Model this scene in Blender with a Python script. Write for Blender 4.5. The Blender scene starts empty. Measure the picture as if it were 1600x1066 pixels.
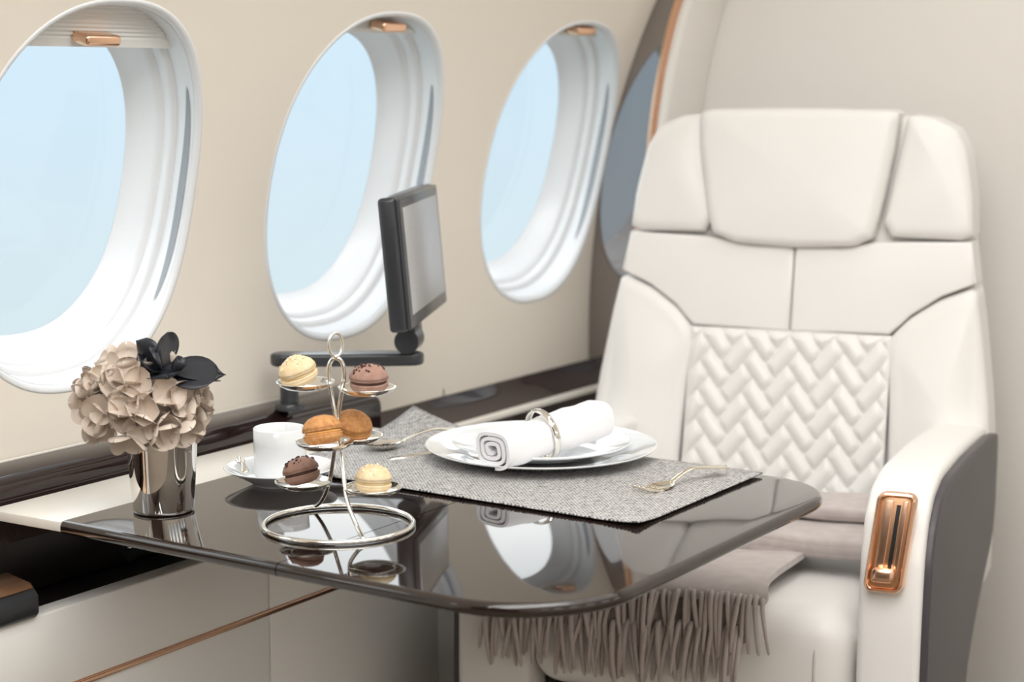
import bpy, bmesh, math, random
from mathutils import Vector, Matrix, Euler
random.seed(7)
scene = bpy.context.scene
COL = scene.collection
PI = math.pi
R = math.radians

# ------------------------------------------------------------------ camera
cam_d = bpy.data.cameras.new('camera'); cam = bpy.data.objects.new('camera', cam_d); COL.objects.link(cam)
scene.camera = cam
cam_d.sensor_width = 36.0; cam_d.lens = 63.0; cam_d.clip_start = 0.05; cam_d.clip_end = 200
cam.location = (0, 0, 1.1396)
cam.rotation_euler = (R(90 - 8.49), 0, R(33.517))
cam_d.dof.use_dof = True; cam_d.dof.focus_distance = 1.86; cam_d.dof.aperture_fstop = 4.5

# ------------------------------------------------------------------ world: hazy daylight, brighter above the horizon
W = bpy.data.worlds.new('sky'); scene.world = W; W.use_nodes = True
nt = W.node_tree; nt.nodes.clear()
wo = nt.nodes.new('ShaderNodeOutputWorld'); bg = nt.nodes.new('ShaderNodeBackground')
tc = nt.nodes.new('ShaderNodeTexCoord'); sp = nt.nodes.new('ShaderNodeSeparateXYZ'); mr = nt.nodes.new('ShaderNodeMapRange')
cr = nt.nodes.new('ShaderNodeValToRGB')
nt.links.new(tc.outputs['Generated'], sp.inputs[0]); nt.links.new(sp.outputs['Z'], mr.inputs['Value'])
mr.inputs['From Min'].default_value = -0.2; mr.inputs['From Max'].default_value = 0.6
nt.links.new(mr.outputs[0], cr.inputs[0])
els = cr.color_ramp.elements
SK = [(0.0, (.138, .160, .160)), (.12, (.140, .165, .174)), (.25, (.136, .168, .190)), (.32, (.142, .172, .195)), (.46, (.52, .515, .49)), (1.0, (.47, .49, .51))]
els[0].position = SK[0][0]; els[0].color = SK[0][1] + (1,)
els[1].position = SK[-1][0]; els[1].color = SK[-1][1] + (1,)
for p, c in SK[1:-1]:
    e = els.new(p); e.color = c + (1,)
nt.links.new(cr.outputs[0], bg.inputs[0]); bg.inputs[1].default_value = 5.2
nt.links.new(bg.outputs[0], wo.inputs[0])

# ------------------------------------------------------------------ lights: cabin ceiling light strips
def area(name, loc, rot, sx, sy, power, col):
    l = bpy.data.lights.new(name, 'AREA'); l.shape = 'RECTANGLE'; l.size = sx; l.size_y = sy; l.energy = power; l.color = col
    o = bpy.data.objects.new(name, l); COL.objects.link(o); o.location = loc; o.rotation_euler = rot
    return o
area('ceiling_strip_light', (-.80, .6, 1.87), (0, R(-12), 0), .16, 3.8, 19.5, (1, .99, .975))
area('ceiling_strip_light', (.10, .6, 1.87), (0, R(12), 0), .16, 3.8, 19.5, (1, .99, .975))
area('ceiling_panel_light', (-.35, .2, 1.93), (0, 0, 0), .5, 2.6, 28, (1, .99, .98))

scene.view_settings.view_transform = 'Standard'; scene.view_settings.look = 'None'
scene.view_settings.exposure = 0.0; scene.view_settings.gamma = 1.0
scene.view_settings.use_curve_mapping = False

# ------------------------------------------------------------------ materials
MATS = {}
def mat(name, col, rough=.5, metal=0, coat=0, ior=1.5, bump=None, vary=None, sheen=0, spec=None, sss=0):
    m = bpy.data.materials.new(name); m.use_nodes = True
    t = m.node_tree; b = t.nodes['Principled BSDF']
    b.inputs['Base Color'].default_value = tuple(col) + (1,)
    b.inputs['Roughness'].default_value = rough; b.inputs['Metallic'].default_value = metal
    b.inputs['IOR'].default_value = ior; b.inputs['Coat Weight'].default_value = coat; b.inputs['Coat Roughness'].default_value = .03
    if spec is not None: b.inputs['Specular IOR Level'].default_value = spec
    if sheen: b.inputs['Sheen Weight'].default_value = sheen
    if sss:
        b.inputs['Subsurface Weight'].default_value = sss; b.inputs['Subsurface Radius'].default_value = (.004, .003, .002); b.inputs['Subsurface Scale'].default_value = .5
    co = t.nodes.new('ShaderNodeTexCoord')
    if bump:
        n = t.nodes.new('ShaderNodeTexNoise'); n.inputs['Scale'].default_value = bump[0]; n.inputs['Detail'].default_value = 3
        bp = t.nodes.new('ShaderNodeBump'); bp.inputs['Strength'].default_value = bump[1]; bp.inputs['Distance'].default_value = .001
        t.links.new(co.outputs['Object'], n.inputs['Vector']); t.links.new(n.outputs[0], bp.inputs['Height']); t.links.new(bp.outputs[0], b.inputs['Normal'])
    if vary:
        n = t.nodes.new('ShaderNodeTexNoise'); n.inputs['Scale'].default_value = vary[0]; n.inputs['Detail'].default_value = 4
        mx = t.nodes.new('ShaderNodeMix'); mx.data_type = 'RGBA'
        mx.inputs[6].default_value = tuple(col) + (1,); mx.inputs[7].default_value = tuple(vary[1]) + (1,)
        rp = t.nodes.new('ShaderNodeMapRange'); rp.inputs['From Min'].default_value = .4; rp.inputs['From Max'].default_value = .65
        t.links.new(co.outputs['Object'], n.inputs['Vector']); t.links.new(n.outputs[0], rp.inputs[0]); t.links.new(rp.outputs[0], mx.inputs[0])
        t.links.new(mx.outputs[2], b.inputs['Base Color'])
    MATS[name] = m
    return m

mat('wall_leather', (.84, .78, .69), .55, bump=(900, .12))
mat('bulkhead_leather', (.86, .83, .78), .5, bump=(900, .1))
mat('seat_leather', (.84, .825, .80), .38, bump=(700, .12))
mat('seat_leather_back', (.80, .78, .75), .45)
mat('cabinet_cream', (.84, .83, .80), .38, bump=(300, .03))
mat('strip_cream', (.80, .77, .70), .3)
mat('window_plastic', (.76, .78, .795), .32)
mat('shade_cloth', (.80, .80, .775), .6)
mat('porcelain', (.86, .88, .89), .06, coat=.6)
mat('copper', (.90, .58, .40), .24, metal=1)
mat('copper_dark', (.80, .47, .27), .3, metal=1)
mat('chrome', (.84, .82, .79), .045, metal=1)
mat('silver', (.86, .84, .79), .09, metal=1)
mat('gold_silver', (.86, .80, .68), .13, metal=1)
mat('black', (.008, .008, .009), .45)
mat('recess_black', (.010, .007, .006), .35)
mat('monitor_black', (.030, .033, .038), .30, coat=.2, bump=(1500, .1))
mat('screen_sheen', (.60, .61, .63), .30, metal=.8)  # pale metallic base stands in for the bright reflection on a dark screen
mat('charcoal_panel', (.060, .052, .060), .42, bump=(900, .08))
mat('unseen_dark_wall', (.055, .030, .022), .25)  # dark finish for the unseen front wall, chosen for reflections
mat('slot_grey', (.30, .33, .36), .5)
mat('carpet', (.20, .165, .13), .95, bump=(400, .6))
mat('ceiling', (.82, .80, .76), .6)
mat('napkin_cloth', (.86, .86, .88), .8, bump=(1600, .2), sheen=.2)
mat('throw_wool', (.50, .44, .42), .9, bump=(1400, .5), vary=(60, (.56, .50, .475)), sheen=.3)
mat('throw_fringe', (.50, .44, .42), .9, bump=(1400, .4), sheen=.3)
mat('paper_petal', (.66, .56, .47), .42, vary=(40, (.73, .64, .56)), sss=0)
mat('black_petal', (.018, .021, .028), .36, bump=(900, .2))
mat('stem_green', (.10, .09, .05), .7)
mat('seam_thread', (.60, .57, .52), .7)

def wood(name, c1, c2, ior, coat):
    m = mat(name, c1, .04, ior=ior, coat=coat); t = m.node_tree; b = t.nodes['Principled BSDF']
    co = t.nodes.new('ShaderNodeTexCoord'); mp = t.nodes.new('ShaderNodeMapping'); mp.inputs['Scale'].default_value = (60, 3, 60)
    n = t.nodes.new('ShaderNodeTexNoise'); n.inputs['Scale'].default_value = 2; n.inputs['Detail'].default_value = 6
    mx = t.nodes.new('ShaderNodeMix'); mx.data_type = 'RGBA'
    mx.inputs[6].default_value = tuple(c1) + (1,); mx.inputs[7].default_value = tuple(c2) + (1,)
    t.links.new(co.outputs['Object'], mp.inputs[0]); t.links.new(mp.outputs[0], n.inputs[0]); t.links.new(n.outputs[0], mx.inputs[0])
    t.links.new(mx.outputs[2], b.inputs['Base Color'])
wood('table_lacquer', (.010, .006, .005), (.020, .011, .008), 1.55, .5)
wood('ledge_lacquer', (.012, .007, .007), (.028, .013, .011), 1.5, .15)
wood('trim_wood', (.035, .015, .011), (.050, .022, .016), 3.2, 1)

def mat_placemat():
    m = mat('woven_placemat', (.4, .4, .4), .5); t = m.node_tree; b = t.nodes['Principled BSDF']
    co = t.nodes.new('ShaderNodeTexCoord')
    def noise(sx, sy, det, sc=1):
        mp = t.nodes.new('ShaderNodeMapping'); mp.inputs['Scale'].default_value = (sx, sy, 1)
        n = t.nodes.new('ShaderNodeTexNoise'); n.inputs['Scale'].default_value = sc; n.inputs['Detail'].default_value = det
        t.links.new(co.outputs['Object'], mp.inputs[0]); t.links.new(mp.outputs[0], n.inputs[0]); return n
    a = noise(60, 900, 2); c = noise(900, 60, 2); d = noise(300, 500, 1)
    def math_(op, x, y):
        k = t.nodes.new('ShaderNodeMath'); k.operation = op
        for i, v in enumerate((x, y)):
            if isinstance(v, (int, float)): k.inputs[i].default_value = v
            else: t.links.new(v, k.inputs[i])
        return k.outputs[0]
    ck = t.nodes.new('ShaderNodeTexChecker'); ck.inputs['Scale'].default_value = 430
    t.links.new(co.outputs['Object'], ck.inputs[0])
    s = math_('ADD', math_('MULTIPLY', a.outputs[0], .9), math_('MULTIPLY', c.outputs[0], .9))
    s = math_('ADD', s, math_('MULTIPLY', d.outputs[0], .8))
    s = math_('ADD', s, math_('MULTIPLY', ck.outputs[1], .22))
    ramp = t.nodes.new('ShaderNodeValToRGB'); e = ramp.color_ramp.elements
    e[0].position = .45; e[0].color = (.05, .05, .055, 1); e[1].position = .59; e[1].color = (.62, .605, .59, 1)
    s2 = math_('MULTIPLY', s, .385); t.links.new(s2, ramp.inputs[0]); t.links.new(ramp.outputs[0], b.inputs['Base Color'])
    bp = t.nodes.new('ShaderNodeBump'); bp.inputs['Strength'].default_value = .6; bp.inputs['Distance'].default_value = .0008
    t.links.new(s, bp.inputs['Height']); t.links.new(bp.outputs[0], b.inputs['Normal'])
mat_placemat()

def mat_pane():
    m = bpy.data.materials.new('window_glass'); m.use_nodes = True; t = m.node_tree; t.nodes.clear()
    o = t.nodes.new('ShaderNodeOutputMaterial'); mx = t.nodes.new('ShaderNodeMixShader'); tr = t.nodes.new('ShaderNodeBsdfTransparent')
    gl = t.nodes.new('ShaderNodeBsdfGlossy'); fr = t.nodes.new('ShaderNodeFresnel'); fr.inputs[0].default_value = 1.35
    gl.inputs['Roughness'].default_value = .02; tr.inputs[0].default_value = (.95, .98, 1, 1)
    t.links.new(fr.outputs[0], mx.inputs[0]); t.links.new(tr.outputs[0], mx.inputs[1]); t.links.new(gl.outputs[0], mx.inputs[2]); t.links.new(mx.outputs[0], o.inputs[0])
    MATS['window_glass'] = m
mat_pane()

def mac_mat(name, c, c2, scale=120):
    mat(name, c, .75, vary=(scale, c2), bump=(500, .5))
mac_mat('mac_cream', (.76, .58, .34), (.80, .66, .45)); mac_mat('mac_cream_fill', (.80, .60, .30), (.82, .66, .40))
mac_mat('mac_cocoa', (.33, .19, .145), (.39, .24, .19)); mac_mat('mac_cocoa_fill', (.075, .035, .028), (.10, .05, .04))
mac_mat('mac_caramel', (.66, .33, .12), (.50, .22, .075), 260); mac_mat('mac_caramel_fill', (.80, .42, .12), (.84, .50, .18))
mat('choc_chip', (.055, .018, .013), .5); mat('nut_chip', (.82, .68, .46), .7); mat('orange_chip', (.80, .45, .10), .5)

# ------------------------------------------------------------------ builders
def link(name, me, m, parent=None, smooth=True, auto=None):
    me.materials.append(MATS[m] if isinstance(m, str) else m)
    o = bpy.data.objects.new(name, me); COL.objects.link(o)
    if parent: o.parent = parent
    if smooth:
        me.polygons.foreach_set('use_smooth', [True] * len(me.polygons))
        if auto: me.set_sharp_from_angle(angle=R(auto))
    return o
def obj(name, V, F, m, parent=None, smooth=True, auto=None):
    me = bpy.data.meshes.new(name); me.from_pydata([tuple(v) for v in V], [], F); me.update()
    return link(name, me, m, parent, smooth, auto)
def bobj(name, bm, m, parent=None, smooth=True, auto=None):
    bmesh.ops.recalc_face_normals(bm, faces=bm.faces)
    me = bpy.data.meshes.new(name); bm.to_mesh(me); bm.free()
    return link(name, me, m, parent, smooth, auto)
def tag(o, label, cat, group=None, kind=None):
    o['label'] = label
    if cat: o['category'] = cat
    if group: o['group'] = group
    if kind: o['kind'] = kind
    return o
def struct(o, label):
    o['kind'] = 'structure'; o['label'] = label; o['category'] = o.name.split('_')[0].split('.')[0]; return o
def thing(name, label, cat, loc=(0, 0, 0), rz=0, group=None):
    o = bpy.data.objects.new(name, None); COL.objects.link(o); o.empty_display_size = .02
    o.location = loc; o.rotation_euler = (0, 0, rz); return tag(o, label, cat, group)
def add_box(bm, c, d, bev=0, seg=3, rot=None):
    r = bmesh.ops.create_cube(bm, size=1); vs = r['verts']
    for v in vs: v.co = Vector((v.co.x * d[0], v.co.y * d[1], v.co.z * d[2]))
    if bev:
        es = list({e for v in vs for e in v.link_edges})
        q = bmesh.ops.bevel(bm, geom=es, offset=bev, segments=seg, affect='EDGES', profile=.5); vs = list({v for f in q['faces'] for v in f.verts} | {v for v in vs if v.is_valid})
    M = Matrix.Translation(Vector(c)) @ (rot.to_4x4() if rot else Matrix())
    for v in vs: v.co = M @ v.co
def rbox(name, c, d, bev, m, parent=None, seg=3, rot=None, auto=None):
    bm = bmesh.new(); add_box(bm, c, d, bev, seg, rot); return bobj(name, bm, m, parent, True, auto or (None if bev else 30))
def lathe(prof, seg=48, caps=False):
    V, F = [], []; n = len(prof)
    for i in range(seg):
        a = 2 * PI * i / seg
        for r, z in prof: V.append((max(r, 1e-5) * math.cos(a), max(r, 1e-5) * math.sin(a), z))
    for i in range(seg):
        j = (i + 1) % seg
        for k in range(n - 1): F.append((i * n + k, j * n + k, j * n + k + 1, i * n + k + 1))
    return V, F
def smooth_path(P, sub=6, closed=False):
    P = [Vector(p) for p in P]; n = len(P); out = []
    rng = range(n if closed else n - 1)
    for i in rng:
        p0 = P[(i - 1) % n] if (closed or i > 0) else P[0]; p1 = P[i]; p2 = P[(i + 1) % n]; p3 = P[(i + 2) % n] if (closed or i + 2 < n) else P[-1]
        for k in range(sub):
            t = k / sub
            out.append(.5 * ((2 * p1) + (p2 - p0) * t + (2 * p0 - 5 * p1 + 4 * p2 - p3) * t * t + (3 * p1 - p0 - 3 * p2 + p3) * t ** 3))
    if not closed: out.append(P[-1])
    return out
def tube(P, r, seg=10, closed=False, V=None, F=None, rfn=None):
    V = [] if V is None else V; F = [] if F is None else F; b0 = len(V); n = len(P)
    P = [Vector(p) for p in P]
    t0 = (P[1] - P[0]).normalized(); up = Vector((0, 0, 1)) if abs(t0.z) < .9 else Vector((1, 0, 0)); nrm = (up - t0 * up.dot(t0)).normalized()
    for i, p in enumerate(P):
        if closed: t = (P[(i + 1) % n] - P[i - 1]).normalized()
        else: t = (P[min(i + 1, n - 1)] - P[max(i - 1, 0)]).normalized()
        nrm = (nrm - t * nrm.dot(t)).normalized(); bi = t.cross(nrm)
        rr = rfn(i / (n - 1)) if rfn else r
        for k in range(seg):
            a = 2 * PI * k / seg; V.append(p + nrm * rr * math.cos(a) + bi * rr * math.sin(a))
    for i in range(n if closed else n - 1):
        j = (i + 1) % n
        for k in range(seg): F.append((b0 + i * seg + k, b0 + i * seg + (k + 1) % seg, b0 + j * seg + (k + 1) % seg, b0 + j * seg + k))
    if not closed:
        F.append(tuple(b0 + k for k in range(seg))[::-1]); F.append(tuple(b0 + (n - 1) * seg + k for k in range(seg)))
    return V, F
def extrude_poly(poly, fn, a, b, bev=0, seg=3):
    """polygon of 2D points, fn(p, t)->3D, between t=a and t=b"""
    bm = bmesh.new(); A = [bm.verts.new(fn(p, a)) for p in poly]; B = [bm.verts.new(fn(p, b)) for p in poly]; n = len(poly)
    fa = bm.faces.new(A); fb = bm.faces.new(B[::-1])
    for i in range(n): bm.faces.new((A[i], A[(i + 1) % n], B[(i + 1) % n], B[i]))
    bmesh.ops.recalc_face_normals(bm, faces=bm.faces)
    if bev:
        es = list(set(fa.edges) | set(fb.edges)); bmesh.ops.bevel(bm, geom=es, offset=bev, segments=seg, affect='EDGES', profile=.5)
    return bm
def chaikin(P, it=2):
    P = [Vector(p) for p in P]
    for _ in range(it):
        Q = []
        for i in range(len(P)):
            a, b = P[i], P[(i + 1) % len(P)]; Q += [a * .75 + b * .25, a * .25 + b * .75]
        P = Q
    return P
def dup(o, parent=None):
    c = o.copy(); COL.objects.link(c); c.parent = parent; return c
def dup_tree(o, parent=None):
    c = dup(o, parent)
    for ch in list(o.children): dup_tree(ch, c)
    return c

# ------------------------------------------------------------------ cabin shell
XC = -.35                                   # cabin centre line
Y0, Y1, YB = -1.75, 2.62, 2.493
def wall_x(z):
    d = max(z - .72, 0); return -1.501 + .33 * d * d + .17 * d ** 3
WCY = [1.375, 1.85, 2.322, .90, .425, -.05]
WCZ, WA, WB, NSE = 1.003, .1695, .2115, 2.35
HALF = .2375
def oval(th, shrink=0):
    c, s = math.cos(th), math.sin(th); a, b = WA + shrink, WB + shrink
    k = 1.0 / ((abs(c) / 1) ** NSE + (abs(s)) ** NSE) ** (1 / NSE)
    return a * c * k, b * s * k
NT = 88
def side_wall(name, mirror, centers, label):
    V, F = [], []
    sgn = lambda x: 2 * XC - x if mirror else x
    zl, zh = .56, 1.44
    for yc in centers:
        ths = [2 * PI * i / NT for i in range(NT)]
        for cy, cz in ((HALF, zh - WCZ), (-HALF, zh - WCZ), (-HALF, zl - WCZ), (HALF, zl - WCZ)): ths.append(math.atan2(cz, cy) % (2 * PI))
        ths.sort(); b0 = len(V); n = len(ths); K = 8
        for th in ths:
            oy, oz = oval(th); c, s = math.cos(th), math.sin(th)
            lim = min(HALF / abs(c) if abs(c) > 1e-6 else 9, ((zh - WCZ) / s) if s > 1e-6 else ((zl - WCZ) / s if s < -1e-6 else 9))
            ry, rz = c * lim, s * lim
            for k in range(K):
                t = k / (K - 1); y = oy + (ry - oy) * t; z = WCZ + oz + (rz - oz) * t
                V.append((sgn(wall_x(z)), yc + y, z))
        for i in range(n):
            j = (i + 1) % n
            for k in range(K - 1): F.append((b0 + i * K + k, b0 + j * K + k, b0 + j * K + k + 1, b0 + i * K + k + 1))
    def strip(y0, y1, za, zb, n):
        b0 = len(V)
        for i in range(n + 1):
            z = za + (zb - za) * i / n
            for y in (y0, y1): V.append((sgn(wall_x(z)), y, z))
        for i in range(n): F.append((b0 + 2 * i, b0 + 2 * i + 1, b0 + 2 * i + 3, b0 + 2 * i + 2))
    ys = sorted(centers); lo, hi = ys[0] - HALF, ys[-1] + HALF
    strip(Y0, Y1, 0, zl, 2); strip(Y0, Y1, zh, 1.70, 12); strip(Y0, lo, zl, zh, 30)
    if hi < Y1: strip(hi, Y1, zl, zh, 30)
    gaps = [(a + HALF, b - HALF) for a, b in zip(ys, ys[1:]) if b - a > 2 * HALF + 1e-4]
    for a, b in gaps: strip(a, b, zl, zh, 30)
    return struct(obj(name, V, F, 'wall_leather'), label)
side_wall('wall_left', False, WCY, 'cream leather cabin side wall curving inward around the oval windows')
side_wall('wall_right', True, WCY, 'cream leather cabin side wall opposite the dining table')

slope = .66 * (WCZ - .72) + .51 * (WCZ - .72) ** 2
NOUT = Vector((-1, 0, slope)).normalized()
def wpt(y, z, depth, mirror=False):
    p = Vector((wall_x(z), y, z)) + NOUT * depth
    if mirror: p.x = 2 * XC - p.x
    return p
def ring_mesh(rows, mirror=False, n=NT):
    V, F = [], []; K = len(rows)
    for i in range(n):
        th = 2 * PI * i / n
        for sh, dp in rows:
            oy, oz = oval(th, sh); 
            # flatten toward the pane plane with depth so the pane is planar
            z = WCZ + oz; fl = min(max(dp / .08, 0), 1)
            x = (1 - fl) * wall_x(z) + fl * (wall_x(WCZ) + slope * (z - WCZ))
            p = Vector((x, oy, z)) + NOUT * dp
            if mirror: p.x = 2 * XC - p.x
            V.append(p)
    for i in range(n):
        j = (i + 1) % n
        for k in range(K - 1): F.append((i * K + k, i * K + k + 1, j * K + k + 1, j * K + k))
    return V, F
ROWS_LIP = [(.0035, .0005), (.0030, -.0006), (.0005, -.0012), (-.0025, .0004), (-.0042, .003), (-.005, .0065)]
ROWS_LINER = [(-.005, .005), (-.0055, .026), (-.0055, .031)]
ROWS_BEAD = [(-.0055, .0305), (-.0105, .0315), (-.0125, .036), (-.013, .044)]
ROWS_REV = [(-.013, .0435), (-.0165, .045), (-.020, .052), (-.026, .066), (-.0335, .0785), (-.036, .081)]
def make_window(n, yc, mirror, label, shade_z=None, hy=None):
    e = bpy.data.objects.new('window_%d' % n, None); COL.objects.link(e); e.location = (0, yc, 0); struct(e, label)
    for nm, rows in (('window_lip', ROWS_LIP), ('window_liner', ROWS_LINER), ('window_bead', ROWS_BEAD), ('window_reveal', ROWS_REV)):
        obj(nm, *ring_mesh(rows, mirror), 'window_plastic', e)
    if shade_z:
        V, F = [], []; m_ = 30
        for i in range(m_ + 1):
            th = R(-38 + 72 * i / m_); wq = math.sin(PI * i / m_) ** .5
            for dp in (.0145 - .006 * wq, .0145 + .004 * wq):
                oy, oz = oval(th, -.0064); V.append(Vector((wall_x(WCZ + oz), oy, WCZ + oz)) + NOUT * dp)
        for i in range(m_): F.append((2 * i, 2 * i + 1, 2 * i + 3, 2 * i + 2))
        obj('shade_track', V, F, 'slot_grey', e)
    V, F = ring_mesh([(-.0355, .0805)], mirror); F = [tuple(range(NT))]
    obj('pane', V, F, 'window_glass', e, smooth=False)
    if shade_z:
        # pleated shade, drawn a little way down in its slot
        V, F = [], []; zt = WCZ + WB - .0056; nrow = 22
        for i in range(nrow + 1):
            z = shade_z + (zt - shade_z) * i / nrow
            q = max(1 - ((z - WCZ) / (WB - .0056)) ** NSE, 0) ** (1 / NSE) * (WA - .0056) if z > WCZ else WA - .006
            zz = 0 if i < 5 else (.0012 if i % 2 else -.0008)
            for t in (-1, 1):
                V.append(wpt(t * q, z, .026 + zz, mirror))
        for i in range(nrow): F.append((2 * i, 2 * i + 1, 2 * i + 3, 2 * i + 2))
        sh = obj('shade', V, F, 'shade_cloth', e, smooth=False)
        sh.modifiers.new('thick', 'SOLIDIFY').thickness = .002
        rot = Matrix.Rotation(math.atan(slope), 3, 'Y')
        bm = bmesh.new(); c = wpt(hy, shade_z + .011, .014); add_box(bm, c, (.026, .050, .0125), .0045, 4, rot)
        bobj('shade_handle', bm, 'copper', sh)
    return e
WL = ['oval cabin window with pleated shade edge drawn lowest, above the flower vase', 'oval cabin window behind the folding monitor', 'oval cabin window beside the dark wood trim strip']
SZ = [1.162, 1.186, 1.190]; HY = [-.012, .008, .008]
for i, yc in enumerate(WCY):
    make_window(i + 1, yc, False, WL[i] if i < 3 else 'oval cabin window in the side wall ahead of the table', SZ[i] if i < 3 else None, HY[i] if i < 3 else None)
for i, yc in enumerate(WCY): make_window(i + 7, yc, True, 'oval cabin window in the opposite side wall')

# ceiling: arc between the two walls at z = 1.70
xw = wall_x(1.70); V, F = [], []; n = 24
for i in range(n + 1):
    a = i / n; x = xw + (2 * XC - 2 * xw) * a; z = 1.70 + .28 * math.sin(PI * a) ** .7
    for y in (Y0, Y1): V.append((x, y, z))
for i in range(n): F.append((2 * i, 2 * i + 1, 2 * i + 3, 2 * i + 2))
struct(obj('ceiling', V, F, 'ceiling'), 'curved cream cabin ceiling')
struct(obj('floor', [(-1.6, Y0, 0), (.9, Y0, 0), (.9, Y1, 0), (-1.6, Y1, 0)], [(0, 1, 2, 3)], 'carpet', smooth=False), 'brown carpeted cabin floor')
struct(obj('wall_back', [(-1.6, Y1, 0), (.9, Y1, 0), (.9, Y1, 2.0), (-1.6, Y1, 2.0)], [(0, 1, 2, 3)], 'bulkhead_leather', smooth=False), 'cream bulkhead behind the white leather seat')
struct(obj('wall_front', [(-1.6, Y0, 0), (.9, Y0, 0), (.9, Y0, 2.0), (-1.6, Y0, 2.0)], [(0, 3, 2, 1)], 'unseen_dark_wall', smooth=False), 'unseen bulkhead at the other cabin end, kept dark for table edge reflections')  # unseen wall; dark finish added so the table edge and vase reflect darker

# dark wood trim following the wall curve, with copper bead and cream bullnose at its free edge
def trim(name, off0, off1, y0, y1, m, label, bev=0, parent=None):
    poly = []; zs = [.0, .3, .6] + [.66 + .03 * i for i in range(36)]
    for z in zs: poly.append((wall_x(z) + off0(z), z))
    for z in reversed(zs): poly.append((wall_x(z) + off1(z), z))
    bm = extrude_poly(poly, lambda p, t: (p[0], t, p[1]), y0, y1, bev, 3)
    return struct(bobj(name, bm, m, None, True, 35), label)
wid = lambda z: .076 - .042 * max(0, min(1, (z - 1.0) / .25)) ** 1.0
trim('trim_1', lambda z: .0006, wid, YB, Y1, 'trim_wood', 'glossy dark brown wood trim between the window wall and bulkhead')
trim('trim_2', lambda z: wid(z) - .001, lambda z: wid(z) + .007, YB - .003, Y1, 'copper', 'thin copper bead along the dark wood trim', .002)
trim('trim_3', lambda z: wid(z) + .006, lambda z: wid(z) + .026, YB + .004, Y1, 'bulkhead_leather', 'cream padded edge beside the copper bead', .008)

# ------------------------------------------------------------------ side ledge, cabinet
def sweep_y(name, prof, y0, y1, m, parent, bev=0, auto=35):
    bm = extrude_poly(prof, lambda p, t: (p[0], t, p[1]), y0, y1, bev, 2); return bobj(name, bm, m, parent, True, auto)
led = thing('side_ledge', 'glossy dark wood ledge along the cabin wall under the windows', 'ledge', (-1.47, 1.5, 0))
def P0(L, o): return [(x - o.location.x, z) for x, z in L]
def sub(o): return Vector(o.location)
def led_sweep(nm, L, y0, y1, m, bev=0): return sweep_y(nm, P0(L, led), y0 - 1.5, y1 - 1.5, m, led, bev)
led_sweep('rail', [(-1.4405, .655), (-1.4405, .699), (-1.4415, .706), (-1.4445, .712), (-1.449, .715), (-1.452, .714), (-1.4535, .712), (-1.455, .714), (-1.458, .7175), (-1.465, .7215), (-1.475, .7245), (-1.488, .7265), (-1.4985, .727), (-1.4985, .655)], .2, 1.862, 'ledge_lacquer', .004)
led_sweep('lower_ledge', [(-1.437, .60), (-1.437, .640), (-1.439, .6455), (-1.443, .648), (-1.448, .6465), (-1.452, .648), (-1.47, .657), (-1.485, .666), (-1.4985, .676), (-1.4985, .60)], 1.8625, YB - .002, 'ledge_lacquer')
led_sweep('edge_highlight', [(-1.4362, .6405), (-1.4362, .646), (-1.4405, .6492), (-1.4445, .6490), (-1.4445, .6405)], 1.90, YB - .004, 'strip_cream', .0008)  # pale strip stands in for the highlight on the ledge's front edge
led_sweep('rail_highlight', [(-1.4940, .7266), (-1.4940, .7282), (-1.4958, .7290), (-1.4972, .7285), (-1.4972, .7266)], .2, 1.80, 'strip_cream', .0006)  # thin cream line painted as the highlight where rail meets wall

cab = thing('side_cabinet', 'cream panelled cabinet with copper strip below the dark ledge', 'cabinet', (-1.42, 1.2, 0))
def cbox(nm, x0, x1, y0, y1, z0, z1, m, bev=.002, par=None):
    return rbox(nm, ((x0 + x1) / 2 + 1.42, (y0 + y1) / 2 - 1.2, (z0 + z1) / 2), (x1 - x0, y1 - y0, z1 - z0), bev, m, par or cab, seg=2)
ya, yb_, yc_ = .25, 1.5385, 1.876
cbox('upper_panel', -1.385, -1.36, ya, yb_ - .0008, .5170, .600, 'cabinet_cream')
cbox('upper_panel', -1.385, -1.36, yb_ + .0008, yc_, .5170, .600, 'cabinet_cream')
cbox('lower_panel', -1.385, -1.36, ya, yb_ - .0008, .06, .5110, 'cabinet_cream')
cbox('lower_panel', -1.385, -1.36, yb_ + .0008, yc_, .06, .5110, 'cabinet_cream')
cbox('copper_strip', -1.384, -1.3575, ya, yc_ - .003, .5112, .5168, 'copper', .001)
cbox('back_panel', -1.498, -1.386, ya, yc_ - .004, .02, .585, 'recess_black', .001)
cbox('recess_back', -1.498, -1.47, ya, 1.86, .586, .655, 'recess_black', .001)
cbox('plinth', -1.47, -1.375, ya, yc_ - .01, 0.0, .058, 'recess_black', .001)
far = thing('wall_cabinet', 'cream low cabinet between the seat and the window wall', 'cabinet', (-1.45, 2.2, 0))
rbox('body', (-.004, .045, .31), (.088, .485, .575), .004, 'cabinet_cream', far)
rbox('kick_plate', (-.01, .045, .011), (.07, .46, .022), .002, 'black', far)

lat = thing('latch_block', 'black lacquer block with copper top resting on the cabinet edge', 'latch', (-1.372, 1.06, .600))
lrot = None
bm = extrude_poly([(-.02, .0008), (.016, .0008), (.020, .006), (.020, .024), (.014, .0305), (-.02, .0345)], lambda p, t: (p[0], t, p[1]), -.20, .125, .002, 2); bobj('body', bm, 'monitor_black', lat, True, 35)
bm = extrude_poly([(-.0215, .0342), (.0145, .0300), (.0165, .0318), (.012, .0362), (-.0215, .0415)], lambda p, t: (p[0], t, p[1]), -.20, .122, .001, 2); bobj('copper_cap', bm, 'copper', lat, True, 35)

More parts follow.
